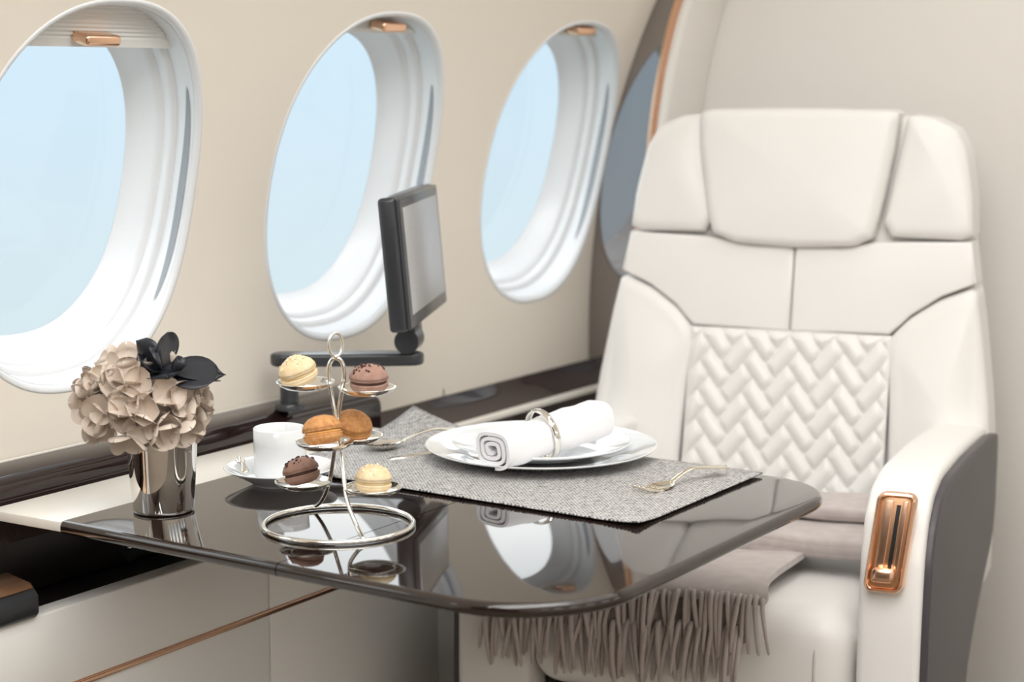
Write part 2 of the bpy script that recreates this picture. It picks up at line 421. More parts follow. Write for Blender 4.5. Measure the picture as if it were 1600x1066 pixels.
# ------------------------------------------------------------------ table
TZ = .70
tb = thing('folding_table', 'black lacquered folding dining table extended from the cabin side ledge', 'table', (-1.1, 1.48, TZ))
TX0, TXS, TX1, TY0, TY1 = -1.330, -1.0495, -.741, 1.196, 1.776
def rr_outline(x0, x1, y0, y1, r_fr, r_br, n=14):
    P = [(x0, y0)]
    for i in range(n + 1):
        a = -PI / 2 + PI / 2 * i / n; P.append((x1 - r_fr + r_fr * math.cos(a), y0 + r_fr + r_fr * math.sin(a)))
    for i in range(n + 1):
        a = PI / 2 * i / n; P.append((x1 - r_br + r_br * math.cos(a), y1 - r_br + r_br * math.sin(a)))
    P.append((x0, y1)); return P
def slab(nm, outline, zt, zb, m, bev, seg=5):
    bm = extrude_poly([(x + 1.1, y - 1.48) for x, y in outline], lambda p, t: (p[0], p[1], t), zt, zb, bev, seg)
    return bobj(nm, bm, m, tb, True, 40)
def leaf(nm, outline, m, open_x, r=.0062, seg=6, inset=None):
    """slab with a bullnose only on its free edges: rings offset inward, joints stay square"""
    n = len(outline); P = [Vector((x + 1.1, y - 1.48)) for x, y in outline]
    jx = [ox + 1.1 for ox in open_x]
    def off(d):
        out = []
        for i, p in enumerate(P):
            a, b = P[i - 1], P[(i + 1) % n]
            n1 = Vector(((p - a).y, -(p - a).x)).normalized(); n2 = Vector(((b - p).y, -(b - p).x)).normalized()
            on = [abs(p.x - j) < 1e-4 for j in jx]
            if any(on): out.append(Vector((p.x, p.y + (d if p.y < 0 else -d))))
            else: out.append(p - (n1 + n2).normalized() * d / max((n1 + n2).length / 2, .6))
        return out
    rows = []
    for k in range(seg + 1):
        a = PI * k / (2 * seg); rows.append((r * (1 - math.sin(a)) if 0 else r * (1 - math.sin(a)), -r + r * math.cos(a)))
    rows += [(r * (1 - math.cos(PI / 2 * k / 4)), -.0075 - .0060 * math.sin(PI / 2 * k / 4)) for k in range(5)]
    V, F = [], []
    for d, z in rows: V += [Vector((q.x, q.y, z)) for q in off(d)]
    K = len(rows)
    for k in range(K - 1):
        for i in range(n): F.append((k * n + i, (k + 1) * n + i, (k + 1) * n + (i + 1) % n, k * n + (i + 1) % n))
    F.append(tuple(range(n))); F.append(tuple((K - 1) * n + i for i in range(n))[::-1])
    bm = bmesh.new(); vv = [bm.verts.new(v) for v in V]
    for f in F: bm.faces.new([vv[i] for i in f])
    return bobj(nm, bm, m, tb, True, 40)
leaf('outer_leaf', rr_outline(TXS + .0006, TX1, TY0, TY1, .115, .085), 'table_lacquer', (TXS + .0006,))
leaf('inner_leaf', [(TX0 + .0004, TY0), (TXS - .0006, TY0), (TXS - .0006, TY1), (TX0 + .0004, TY1)], 'table_lacquer', (TX0 + .0004, TXS - .0006))
slab('hinge_leaf', [(-1.4305, TY0 - .004), (TX0 - .0002, TY0), (TX0 - .0002, 1.748), (-1.4305, 1.748)], -.0003, -.011, 'strip_cream', .0015, 2)
def strut(a, b, w, m='monitor_black'):
    a, b = Vector(a), Vector(b); d = b - a; rot = d.to_track_quat('X', 'Z').to_matrix(); bm = bmesh.new(); add_box(bm, (a + b) / 2 - Vector(tb.location), (d.length, w, w * 1.6), .002, 2, rot)
    return bobj('support_arm', bm, m, tb, True, 40)
sa = strut((-1.452, 1.40, .60), (-1.36, 1.45, .678), .012)
strut((-1.452, 1.62, .60), (-1.36, 1.60, .678), .012)
strut((-1.43, 1.46, .6765), (-1.06, 1.46, .6765), .012); strut((-1.43, 1.62, .6765), (-1.06, 1.62, .6765), .012)
for i, (x, y, z) in enumerate(((-1.438, 1.401, .6135), (-1.425, 1.432, .614))):
    bm = bmesh.new(); bmesh.ops.create_uvsphere(bm, u_segments=12, v_segments=8, radius=.0035)
    for v in bm.verts: v.co = v.co * 1 + Vector((x, y - .008, z)) - Vector(tb.location)
    bobj('screw', bm, 'silver', tb)

# ------------------------------------------------------------------ placemat
pm = []
nx, ny = 46, 28; mx0, mx1, my0, my1 = -1.318, -.8385, 1.4905, 1.7675
bm = bmesh.new(); g = []
for i in range(nx + 1):
    row = []
    for j in range(ny + 1):
        x = mx0 + (mx1 - mx0) * i / nx; y = my0 + (my1 - my0) * j / ny
        d = max(0, 1 - math.hypot((x - mx0) * 1.0, (y - my1) * 1.0) / .15); z = .0022 + .026 * d * d
        d2 = max(0, 1 - math.hypot(x - mx1, y - my0) / .05); z += .003 * d2 * d2
        row.append(bm.verts.new((x + 1.08, y - 1.63, z)))
    g.append(row)
for i in range(nx):
    for j in range(ny): bm.faces.new((g[i][j], g[i + 1][j], g[i + 1][j + 1], g[i][j + 1]))
pmo = bobj('placemat', bm, 'woven_placemat'); pmo.location = (-1.08, 1.63, TZ)
sm = pmo.modifiers.new('thick', 'SOLIDIFY'); sm.thickness = .0016; sm.offset = -1
tag(pmo, 'grey woven placemat with one lifted corner under the plates', 'placemat')
MZ = TZ + .0023

# ------------------------------------------------------------------ plates
def plate(name, r, z, label, cat):
    h = r * .15
    prof = [(0, .0022), (r * .45, .0022), (r * .60, .003), (r * .66, .0055), (r * .74, .0095), (r * .88, .0135), (r * .985, .0165), (r, .0172), (r * 1.001, .0165), (r * .99, .0148), (r * .88, .0112), (r * .74, .0068), (r * .66, .003), (r * .58, .0006), (r * .55, 0), (0, .0002)]
    o = obj(name, *lathe(prof, 96), 'porcelain'); o.location = (-1.089, 1.705, z); tag(o, label, cat); return o
plate('dinner_plate', .1335, MZ, 'large white porcelain dinner plate lying on the grey placemat', 'plate')
plate('side_plate', .1035, MZ + .0045, 'smaller white plate stacked on the dinner plate under the napkin', 'plate')

# napkin: rolled cloth, a spiral cross-section swept along its axis
def napkin():
    A, B = Vector((-1.071, 1.578)), Vector((-1.046, 1.758)); L = (B - A).length; ax = math.atan2((B - A).y, (B - A).x)
    prof = []; N = 150; turns = 3.0
    for i in range(N + 1):
        t = i / N; a = -PI * .55 + turns * 2 * PI * t; rr = .0045 + .0180 * t
        q = (abs(math.cos(a)) ** 3.2 + abs(math.sin(a)) ** 3.2) ** (-1 / 3.2)
        prof.append((rr * q * math.cos(a) * 1.12, rr * q * math.sin(a) * .90))
    V, F = [], []; M = 16; th = .0040
    P = [Vector(p) for p in prof]
    loop = []
    for s in (1, -1):
        idx = range(N + 1) if s > 0 else range(N, -1, -1)
        for i in idx:
            t = (P[min(i + 1, N)] - P[max(i - 1, 0)]).normalized(); nn = Vector((-t.y, t.x)); loop.append(P[i] + nn * th * .5 * s)
    n = len(loop)
    for k in range(M + 1):
        y = -L / 2 + L * k / M; sq = 1 - .10 * math.exp(-((y + .012) / .02) ** 2); dz = .0008 * math.sin(k * 1.7)
        for p in loop: V.append((y, p.x * sq, p.y * sq + .0205 + dz))
    for k in range(M):
        for i in range(n): F.append((k * n + i, k * n + (i + 1) % n, (k + 1) * n + (i + 1) % n, (k + 1) * n + i))
    h = n // 2
    for i in range(h - 1):
        a, b = i, n - 1 - i
        F.append((a, b, b - 1, a + 1)); o_ = M * n; F.append((o_ + a + 1, o_ + b - 1, o_ + b, o_ + a))
    o = obj('napkin', V, F, 'napkin_cloth', None, True, 50); c = (A + B) / 2
    o.location = (c.x, c.y, MZ + .0045 + .0128); o.rotation_euler = (0, R(-3), ax); tag(o, 'rolled white cloth napkin lying across the stacked plates', 'napkin')
    V, F = [], []; seg = 64
    prof = [(.0000, -.0042), (.0022, -.0036), (.0030, 0), (.0022, .0036), (0, .0042), (-.0012, 0)]
    K = len(prof)
    for i in range(seg):
        a = 2 * PI * i / seg
        for pr, px in prof:
            V.append((px, (.0268 + pr) * math.cos(a), (.0268 + pr) * math.sin(a)))
    for i in range(seg):
        for k in range(K): F.append((i * K + k, i * K + (k + 1) % K, ((i + 1) % seg) * K + (k + 1) % K, ((i + 1) % seg) * K + k))
    r_ = obj('napkin_ring', V, F, 'silver'); dv = (B - A).normalized()
    r_.location = (c.x + dv.x * -.006, c.y + dv.y * -.006, MZ + .0045 + .0128 + .0205); r_.rotation_euler = (0, R(-12), ax + R(-14))
    tag(r_, 'polished silver ring around the rolled napkin', 'napkin ring')
napkin()

# ------------------------------------------------------------------ cutlery (local x = length from tip to handle end)
def cutlery_handle(x0, L, zf, parent, w0=.0030, w1=.0085):
    V, F = [], []; n = 20
    for i in range(n + 1):
        t = i / n; x = x0 + (L - x0) * t
        w = w0 + (w1 - w0) * max(0, (t - .35) / .65) ** 1.5
        if t > .9: w *= math.sqrt(max(1 - ((t - .9) / .1) ** 2, .02))
        h = .0013 + .0006 * t; z = zf(t)
        for k in range(8):
            a = 2 * PI * k / 8; V.append((x, w * math.cos(a), z + h * math.sin(a)))
    for i in range(n):
        for k in range(8): F.append((i * 8 + k, i * 8 + (k + 1) % 8, (i + 1) * 8 + (k + 1) % 8, (i + 1) * 8 + k))
    F.append(tuple(range(8))[::-1]); F.append(tuple(n * 8 + k for k in range(8)))
    return obj('handle', V, F, 'gold_silver', parent)
hz = lambda t: .003 + .0135 * math.sin(min(t / .45, 1) * PI / 2) * (1 - .28 * max(0, t - .45) / .55)
def spoon(name, loc, rz, L, bl, bw, label, sc=1, m='silver'):
    e = thing(name, label, 'spoon', loc, rz)
    V, F = [], []; nu, nv = 20, 12
    for s in (1, 0):
        for i in range(nu + 1):
            t = i / nu; x = bl * t; w = bw * math.sin(PI * min(t * .97 + .015, 1)) ** .62 * (1 - .12 * t)
            for j in range(nv + 1):
                q = -1 + 2 * j / nv; d = (1 - q * q) * math.sin(PI * t) ** .8
                V.append((x, w * q, .0085 * (1 - d) * 1 + .0006 + (.0009 if s else 0) + .002 * (1 - t)))
    n1 = (nu + 1) * (nv + 1)
    for i in range(nu):
        for j in range(nv):
            a = i * (nv + 1) + j; F.append((a, a + nv + 1, a + nv + 2, a + 1)); F.append((n1 + a, n1 + a + 1, n1 + a + nv + 2, n1 + a + nv + 1))
    obj('bowl', V, F, m, e)
    h = cutlery_handle(bl * .96, L, lambda t: .0085 + .010 * math.sin(min(t / .4, 1) * PI / 2) * (1 - .75 * max(0, t - .4) / .6), e)
    e.scale = (sc, sc, sc); return e
spoon('table_spoon', (-1.270, 1.606, MZ), math.atan2(.130, .052), .165, .052, .0175, 'silver spoon lying on the placemat beside the dinner plate')
def fork(loc, rz):
    e = thing('fork', 'silver fork lying on the placemat beside the plate edge', 'fork', loc, rz)
    V, F = [], []; nu, nv = 10, 8
    for s in (1, 0):
        for i in range(nu + 1):
            t = i / nu; x = .030 + .026 * t; w = .0105 * (1 - .05 * t) if t < .45 else .0105 * (1 - ((t - .45) / .55) ** 1.8 * .78)
            for j in range(nv + 1):
                q = -1 + 2 * j / nv; V.append((x, w * q, .0015 + .0016 * q * q + .003 * t * t + (.0012 if s else 0)))
    n1 = (nu + 1) * (nv + 1)
    for i in range(nu):
        for j in range(nv):
            a = i * (nv + 1) + j; F.append((a, a + nv + 1, a + nv + 2, a + 1)); F.append((n1 + a, n1 + a + 1, n1 + a + nv + 2, n1 + a + nv + 1))
    obj('fork_root', V, F, 'gold_silver', e)
    for k in range(4):
        y = -.0084 + .0056 * k; P = [(.032, y, .0026), (.022, y, .0026), (.010, y * .97, .0050), (.0, y * .94, .0095)]
        V, F = tube(smooth_path(P, 4), .0014, 8, rfn=lambda t: .00165 - .0009 * t); obj('tine', V, F, 'gold_silver', e)
    cutlery_handle(.054, .145, lambda t: .0055 + .011 * math.sin(min(t / .42, 1) * PI / 2) * (1 - .55 * max(0, t - .42) / .58), e)
    return e
fork((-.905, 1.602, MZ), math.atan2(.128, .037)).scale = (.95, 1.25, 1.0)
kn = thing('table_knife', 'silver table knife half hidden under the dinner plate rim', 'knife', (-1.226, 1.588, MZ), math.atan2(.130, .050))
bm = extrude_poly([(0, 0), (.012, .006), (.06, .0085), (.082, .0085), (.082, -.004), (.03, -.0048), (.006, -.003)], lambda p, t: (p[0], p[1], t), .0004, .0022, .0006, 1); bobj('blade', bm, 'silver', kn, True, 30)
cutlery_handle(.080, .165, lambda t: .0032, kn, .0042, .008)

# ------------------------------------------------------------------ cup, saucer, teaspoon
CX, CY = -1.2585, 1.4455
sau = obj('saucer', *lathe([(0, .0040), (.026, .0040), (.030, .0050), (.040, .0095), (.053, .0170), (.0585, .0195), (.0605, .0198), (.0612, .0190), (.058, .0172), (.046, .0105), (.034, .0040), (.030, .0012), (.0295, 0), (.026, 0), (.025, .0010), (0, .0010)], 72), 'porcelain')
sau.location = (CX, CY, TZ); tag(sau, 'white porcelain saucer under the coffee cup', 'saucer')
cup = thing('coffee_cup', 'straight white porcelain coffee cup standing on the saucer', 'cup', (CX, CY, TZ + .0042))
obj('body', *lathe([(0, .0035), (.020, .0035), (.0245, .006), (.0262, .012), (.0264, .04), (.0266, .0568), (.0274, .0577), (.0284, .0568), (.0284, .04), (.0283, .010), (.0270, .004), (.0225, .0008), (.021, 0), (.019, 0), (.018, .001), (0, .001)], 72), 'porcelain', cup)
P = smooth_path([(-.0280, 0, .046), (-.040, 0, .048), (-.046, 0, .038), (-.043, 0, .024), (-.0278, 0, .016)], 6)
V, F = tube(P, .0030, 10); V = [Matrix.Rotation(R(-80), 3, 'Z') @ v for v in V]; obj('handle', V, F, 'porcelain', cup)
ts = spoon('teaspoon', (-1.3065, 1.4330, TZ + .0185), R(-35), .078, .026, .0090, 'small silver teaspoon resting on the saucer beside the coffee cup', .62)
ts.rotation_euler = (0, R(8), R(-40))

# ------------------------------------------------------------------ vase with paper flowers
VX, VY = -1.2765, 1.2860
va = obj('vase', *lathe([(0, .0005), (.029, .0005), (.0302, .0012), (.0309, .004), (.0335, .040), (.0372, .098), (.0378, .1003), (.0373, .1018), (.0365, .1005), (.0358, .096), (.0325, .040), (.030, .006), (0, .005)], 96), 'chrome')
va.location = (VX, VY, TZ + .0002); tag(va, 'mirror-polished silver tapered vase holding the flowers', 'vase')
def petal_mesh(name, L, Wd, cup, m, tip=0.0, fold=0.0):
    nu, nv = 10, 6; V, F = [], []
    for i in range(nu + 1):
        t = math.sin(PI / 2 * i / nu); w = Wd * (.22 + .78 * math.sin(PI / 2 * t / .58)) if t < .58 else Wd * math.sqrt(max(1 - ((t - .58) / .42) ** 2, .0016))
        for j in range(nv + 1):
            q = -1 + 2 * j / nv; x = L * t + tip * L * (1 - abs(q)) * t * t
            V.append((x, w * q, cup * (L * t * t * .55) + Wd * .30 * q * q * t * (1 if not fold else fold)))
    for i in range(nu):
        for j in range(nv): a = i * (nv + 1) + j; F.append((a, a + nv + 1, a + nv + 2, a + 1))
    me = bpy.data.meshes.new(name); me.from_pydata(V, [], F); me.update(); me.materials.append(MATS[m])
    me.polygons.foreach_set('use_smooth', [True] * len(me.polygons)); return me
PM = [petal_mesh('petal', .0195, .0135, .45 + .30 * k, 'paper_petal') for k in range(3)]
bq = thing('hydrangea_bouquet', 'round beige paper hydrangea bouquet in the silver vase', 'flowers', (-1.2890, 1.2725, TZ + .0590))
SC = Vector((0, 0, .0505)); AXS = (.0500, .0500, .0400)
dirs = []; NF = 68; ga = PI * (3 - math.sqrt(5))
for i in range(NF):
    z = 1 - 1.62 * (i + .5) / NF; r_ = math.sqrt(max(1 - z * z, 0)); a = ga * i; dirs.append(Vector((r_ * math.cos(a), r_ * math.sin(a), z)))
first = None
for d in dirs:
    j = Vector((random.uniform(-.12, .12), random.uniform(-.12, .12), random.uniform(-.12, .12))); d = (d + j).normalized()
    if d.z < -.35 and random.random() < .3: continue
    if d.dot(Vector((.0295, -.002, .0395)).normalized()) > math.cos(R(27)): continue
    fl = bpy.data.objects.new('floret', None); COL.objects.link(fl); fl.parent = bq; fl.empty_display_size = .01
    k_ = random.uniform(.93, 1.08)
    fl.location = SC + Vector((d.x * AXS[0] * k_, d.y * AXS[1] * k_, d.z * AXS[2] * k_))
    nrm = Vector((d.x / AXS[0], d.y / AXS[1], d.z / AXS[2])).normalized()
    fl.rotation_euler = (nrm.to_track_quat('Z', 'Y').to_matrix() @ Matrix.Rotation(random.uniform(0, PI), 3, 'Z') @ Matrix.Rotation(random.uniform(-.2, .2), 3, 'X')).to_euler()
    for k in range(4):
        p = bpy.data.objects.new('petal', random.choice(PM)); COL.objects.link(p); p.parent = fl
        p.rotation_euler = (random.uniform(-.25, .25), random.uniform(-.55, .05), k * PI / 2 + random.uniform(-.12, .12)); s = random.uniform(.92, 1.12); p.scale = (s, s, s)
bm = bmesh.new(); bmesh.ops.create_icosphere(bm, subdivisions=3, radius=1)
for v in bm.verts: v.co = Vector((v.co.x * .040, v.co.y * .040, v.co.z * .033)) + SC
bobj('flower_core', bm, 'paper_petal', bq)
V, F = tube([(0.003, 0.004, -.055), (0.002, .003, 0), (0, 0, .03)], .006, 10); obj('stem', V, F, 'stem_green', bq)

CR = Vector((math.cos(R(33.517)), math.sin(R(33.517)), 0)); CF = Vector((-math.sin(R(33.517)), math.cos(R(33.517)), 0)); CU = Vector((0, 0, 1))
bf = thing('black_flower', 'black leather flower with curled petals on top of the bouquet', 'flower', (-1.2580, 1.2685, TZ + .1485))
def bpetal(right, fwd, up, roll, L, Wd, cup, tip=0, fold=1.0):
    me = petal_mesh('petal', L, Wd, cup, 'black_petal', tip, fold); p = bpy.data.objects.new('petal', me); COL.objects.link(p); p.parent = bf
    d = (CR * right + CF * fwd + CU * up).normalized(); q = d.to_track_quat('X', 'Z').to_matrix() @ Matrix.Rotation(roll, 3, 'X'); p.rotation_euler = q.to_euler()
    p.modifiers.new('thick', 'SOLIDIFY').thickness = .0008
    return p
bpetal(1.0, .05, -.10, R(38), .056, .0225, .05, .16, .35)
bpetal(1.0, .45, -.22, R(5), .056, .021, -.1, .12, .35)
bpetal(-.62, .20, .85, R(75), .036, .0155, -.20, .05, 1.2)
bpetal(-.75, -.35, .25, R(-15), .026, .016, .4, 0, 1.0)
bpetal(.35, -.70, -.25, R(10), .030, .018, .35, 0, 1.0)
p_ = bpetal(.05, .20, .95, R(92), .037, .0270, .12, 0, .7); p_.location = CR * .001 + CF * .006
c1 = bpetal(.02, -.12, .95, R(92), .022, .0150, .45, 0, 1.2); c1.location = CR * .002 + CF * -.006 + CU * .002
V, F = lathe([(.0045, -.001), (.0062, .004), (.0066, .012), (.0058, .0125), (.0052, .006), (.002, .003)], 20); o = obj('flower_centre', V, F, 'black_petal', bf); o.location = CR * .016 + CF * -.008 + CU * .003; o.rotation_euler = (R(10), R(40), R(33))

# ------------------------------------------------------------------ macaron stand
SX, SY = -1.087, 1.333
st = thing('macaron_stand', 'silver wire macaron stand with six small dishes and ring base', 'stand', (SX, SY, TZ))
def L3(r, f, u): return CR * r + CF * f + CU * u
V, F = tube([L3(.0730 * math.cos(2 * PI * i / 96), .0730 * math.sin(2 * PI * i / 96), .0030) for i in range(96)], .0028, 10, True); obj('base_ring', V, F, 'silver', st)
# two legs rising from the ring, crossing and joining in a narrow arch under the finger loop
legA = [L3(-.030, .066, .0045), L3(-.0215, .052, .014), L3(-.0125, .038, .035), L3(-.0065, .022, .062), L3(-.002, .008, .090), L3(.0025, .002, .120), L3(.0070, 0, .145), L3(.0072, 0, .158), L3(.004, 0, .1655), L3(0, 0, .1675)]
legB = [L3(.030, -.066, .0045), L3(.0225, -.052, .014), L3(.0125, -.038, .035), L3(.0075, -.022, .062), L3(.003, -.008, .090), L3(-.003, -.002, .120), L3(-.0068, 0, .145), L3(-.0072, 0, .158), L3(-.004, 0, .1655), L3(0, 0, .1675)]
for lg in (legA, legB):
    V, F = tube(smooth_path(lg, 8), .0021, 10); obj('leg_wire', V, F, 'silver', st)
ang = R(35)
V, F = tube([L3(.0075 * math.cos(a) * math.cos(ang), .0075 * math.cos(a) * math.sin(ang), .1805 + .0115 * math.sin(a)) for a in [2 * PI * i / 40 for i in range(40)]], .0015, 8, True); obj('finger_loop', V, F, 'silver', st)
bm = bmesh.new(); bmesh.ops.create_uvsphere(bm, u_segments=12, v_segments=8, radius=.0028); 
for v in bm.verts: v.co.z += .1685
bobj('collar', bm, 'silver', st)
DISH = [(-.0305, .004, .1370), (.0300, -.003, .1330), (.0145, .024, .0800), (-.0095, -.026, .0840), (-.0365, .024, .0335), (.0365, -.030, .0405)]
dv, df = lathe([(0, 0), (.012, .0002), (.020, .0016), (.0255, .0045), (.0278, .0068), (.0284, .0070), (.0282, .0062), (.0262, .0038), (.0205, .0006), (.012, -.0010), (0, -.0012)], 40)
dish_me = None
WIRE = [(-.0066, 0), (.0066, 0), (.001, .006), (-.001, -.006), (-.0130, .036), (.0135, -.036)]
for i, (r_, f_, u_) in enumerate(DISH):
    if dish_me is None: o = obj('dish', dv, df, 'silver', st); dish_me = o.data
    else: o = bpy.data.objects.new('dish', dish_me); COL.objects.link(o); o.parent = st
    o.location = L3(r_, f_, u_)
    w = WIRE[i]; P = [L3(w[0], w[1], u_ - .001 if i > 1 else u_ + .004), L3(r_ * .5 + w[0] * .5, f_ * .5 + w[1] * .5, u_ - .0015), L3(r_, f_, u_ - .0012)]
    V, F = tube(smooth_path(P, 5), .0013, 8); sp_ = obj('dish_arm', V, F, 'silver', st)

def macaron(kind, label, loc, tilt, rz, sc=1.0):
    e = thing('macaron', label, 'macaron', loc, 0, 'macarons on the wire stand')
    e.rotation_euler = (tilt[0], tilt[1], rz); e.scale = (sc * 1.05, sc * 1.05, sc * 1.2)
    r_ = .0185
    top = [(0, .0235), (.006, .0232), (.0115, .0215), (.0158, .0183), (.0180, .0148), (.0184, .0132), (.0176, .0128), (.0186, .0120), (.0178, .0110), (0, .0108)]
    bot = [(0, 0), (.0095, .0002), (.0140, .0014), (.0172, .0042), (.0181, .0062), (.0174, .0068), (.0185, .0076), (.0176, .0086), (0, .0088)]
    def rough(P):
        V, F = lathe(P, 36); rnd = random.Random(hash(kind) % 97 + int(rz * 100)); ph = rnd.uniform(0, 6)
        out = []
        for x, y, z in V:
            a = math.atan2(y, x); k = 1 + .012 * math.sin(3 * a + ph) + (.018 * math.sin(19 * a + ph) + .012 * math.sin(31 * a) if .0060 < z < .0135 else 0); out.append((x * k, y * k, z))
        return out, F
    obj('top_shell', *rough(top), 'mac_' + kind, e); obj('bottom_shell', *rough(bot), 'mac_' + kind, e)
    obj('filling', *lathe([(0, .0082), (.0150, .0084), (.0168, .0092), (.0170, .0102), (.0150, .0112), (0, .0113)], 32), 'mac_' + kind + '_fill', e)
    rnd = random.Random(int(loc[0] * 1e5) + 3)
    def chips(nm, m, n, rmin, rmax, lo, hi):
        V, F = [], []
        for _ in range(n):
            a = rnd.uniform(0, 2 * PI); q = rnd.uniform(rmin, rmax); zt = .0235 - 4.2 * q ** 2.0 * (9 if q > .012 else 8); zt = .0112 + .0123 * math.sqrt(max(1 - (q / .0186) ** 2, 0)) ** .9
            s = rnd.uniform(lo, hi); c = Vector((q * math.cos(a), q * math.sin(a), zt)); M = Euler((rnd.uniform(0, 3), rnd.uniform(0, 3), rnd.uniform(0, 3))).to_matrix(); b0 = len(V)
            for ix in (-1, 1):
                for iy in (-1, 1):
                    for iz in (-1, 1): V.append(c + M @ Vector((ix * s, iy * s * .8, iz * s * .6)))
            F.extend([tuple(b0 + k for k in f) for f in ((0, 1, 3, 2), (4, 6, 7, 5), (0, 4, 5, 1), (2, 3, 7, 6), (0, 2, 6, 4), (1, 5, 7, 3))])
        o = obj(nm, V, F, m, e, smooth=False); o['kind'] = 'stuff'
    if kind == 'cocoa': chips('cocoa_nibs', 'choc_chip', 34, .002, .016, .0006, .0014)
    if kind == 'cream': chips('nut_crumbs', 'nut_chip', 46, .001, .016, .0006, .0017)
    if kind == 'caramel': chips('cocoa_dust', 'mac_cocoa', 40, .001, .014, .0002, .0005)
    return e
def mloc(i, dr=0, df_=0, du=.0006): r_, f_, u_ = DISH[i]; return Vector((SX, SY, TZ)) + L3(r_ + dr, f_ + df_, u_ + du)
macaron('cream', 'pale macaron with nut crumbs on the upper dish beside the cocoa one', mloc(0, -.003, 0, .0042), (R(14), R(-14), 0), .2, .98)
macaron('cocoa', 'brown macaron with cocoa nibs on the upper dish beside the pale one', mloc(1, .002, 0, .0012), (R(3), R(-2), 0), 1.1, .98)
macaron('caramel', 'orange macaron on the middle dish behind the other orange one', mloc(2, -.004, 0, .0045), (R(16), R(-14), 0), 2.0, .98)
macaron('caramel', 'orange macaron with dusted top on the middle dish before the stem', mloc(3, 0, 0, .0038), (R(-12), R(-8), 0), .7, 1.0)
macaron('cocoa', 'brown macaron with cocoa nibs on the lowest dish by the saucer', mloc(4, .001, 0, .0042), (R(-10), R(13), 0), 2.6, .94)
macaron('cream', 'pale macaron on the lowest dish beside the base ring', mloc(5, 0, 0, .0011), (R(2), R(2), 0), 1.7, .92)

# ------------------------------------------------------------------ monitor on swing arm
mo = thing('folding_monitor', 'black video monitor on a swing arm rising from the ledge', 'monitor', (-1.4525, 1.688, .7235))
def toM(p): return Vector(p) - Vector(mo.location)
V, F = lathe([(0, 0), (.0115, 0), (.0115, .070), (0, .070)], 28); o = obj('post', V, F, 'monitor_black', mo, True, 40)
V, F = lathe([(0, 0), (.018, 0), (.018, .006), (.0165, .008), (0, .008)], 28); o = obj('post_foot', V, F, 'monitor_black', mo, True, 40)
a_, b_ = toM((-1.4565, 1.684, .785)), toM((-1.331, 1.779, .785)); dd = (b_ - a_).normalized(); pp = Vector((-dd.y, dd.x, 0)); ol = []
for i in range(17): t = PI / 2 + PI * i / 16; ol.append(a_ + dd * .017 * math.cos(t) + pp * .017 * math.sin(t))
for i in range(17): t = -PI / 2 + PI * i / 16; ol.append(b_ + dd * .017 * math.cos(t) + pp * .017 * math.sin(t))
bm = extrude_poly([(p.x, p.y) for p in ol], lambda p, t: (p[0], p[1], t), toM((0, 0, .779)).z, toM((0, 0, .795)).z, .004, 3); bobj('swing_arm', bm, 'monitor_black', mo, True, 40)
wd = Vector((-.128, .255, 0)).normalized(); nd = Vector((wd.y, -wd.x, 0)); tilt = R(5)
upv = (CU * math.cos(tilt) - nd * math.sin(tilt)); ndv = (nd * math.cos(tilt) + CU * math.sin(tilt))
ctr = Vector((-1.3365, 1.7925, .9160)); rotm = Matrix((wd, -ndv, upv)).transposed()      # local x width, -y screen normal, z up
def mbox(nm, c, d, bev, m, par=mo): 
    bm = bmesh.new(); add_box(bm, toM(ctr) + rotm @ Vector(c), d, bev, 3, rotm); return bobj(nm, bm, m, par, True, 40)
hs = mbox('housing', (0, 0, 0), (.275, .022, .160), .005, 'monitor_black')
mbox('bezel', (0, -.0125, 0), (.271, .006, .157), .003, 'monitor_black', hs)
mbox('screen', (0, -.0158, .002), (.240, .0012, .128), .0004, 'screen_sheen')
hb = toM((-1.3320, 1.7785, .8105))
bm = bmesh.new(); bmesh.ops.create_cone(bm, cap_ends=True, segments=24, radius1=.0155, radius2=.0155, depth=.042, matrix=Matrix.Translation(hb) @ wd.to_track_quat('Z', 'Y').to_matrix().to_4x4()); hg = bobj('tilt_hinge', bm, 'monitor_black', mo, True, 40)
bm = bmesh.new(); add_box(bm, hb + wd * .012 + CU * .014, (.050, .020, .030), .003, 2, rotm); bobj('hinge_bracket', bm, 'monitor_black', mo, True, 40)

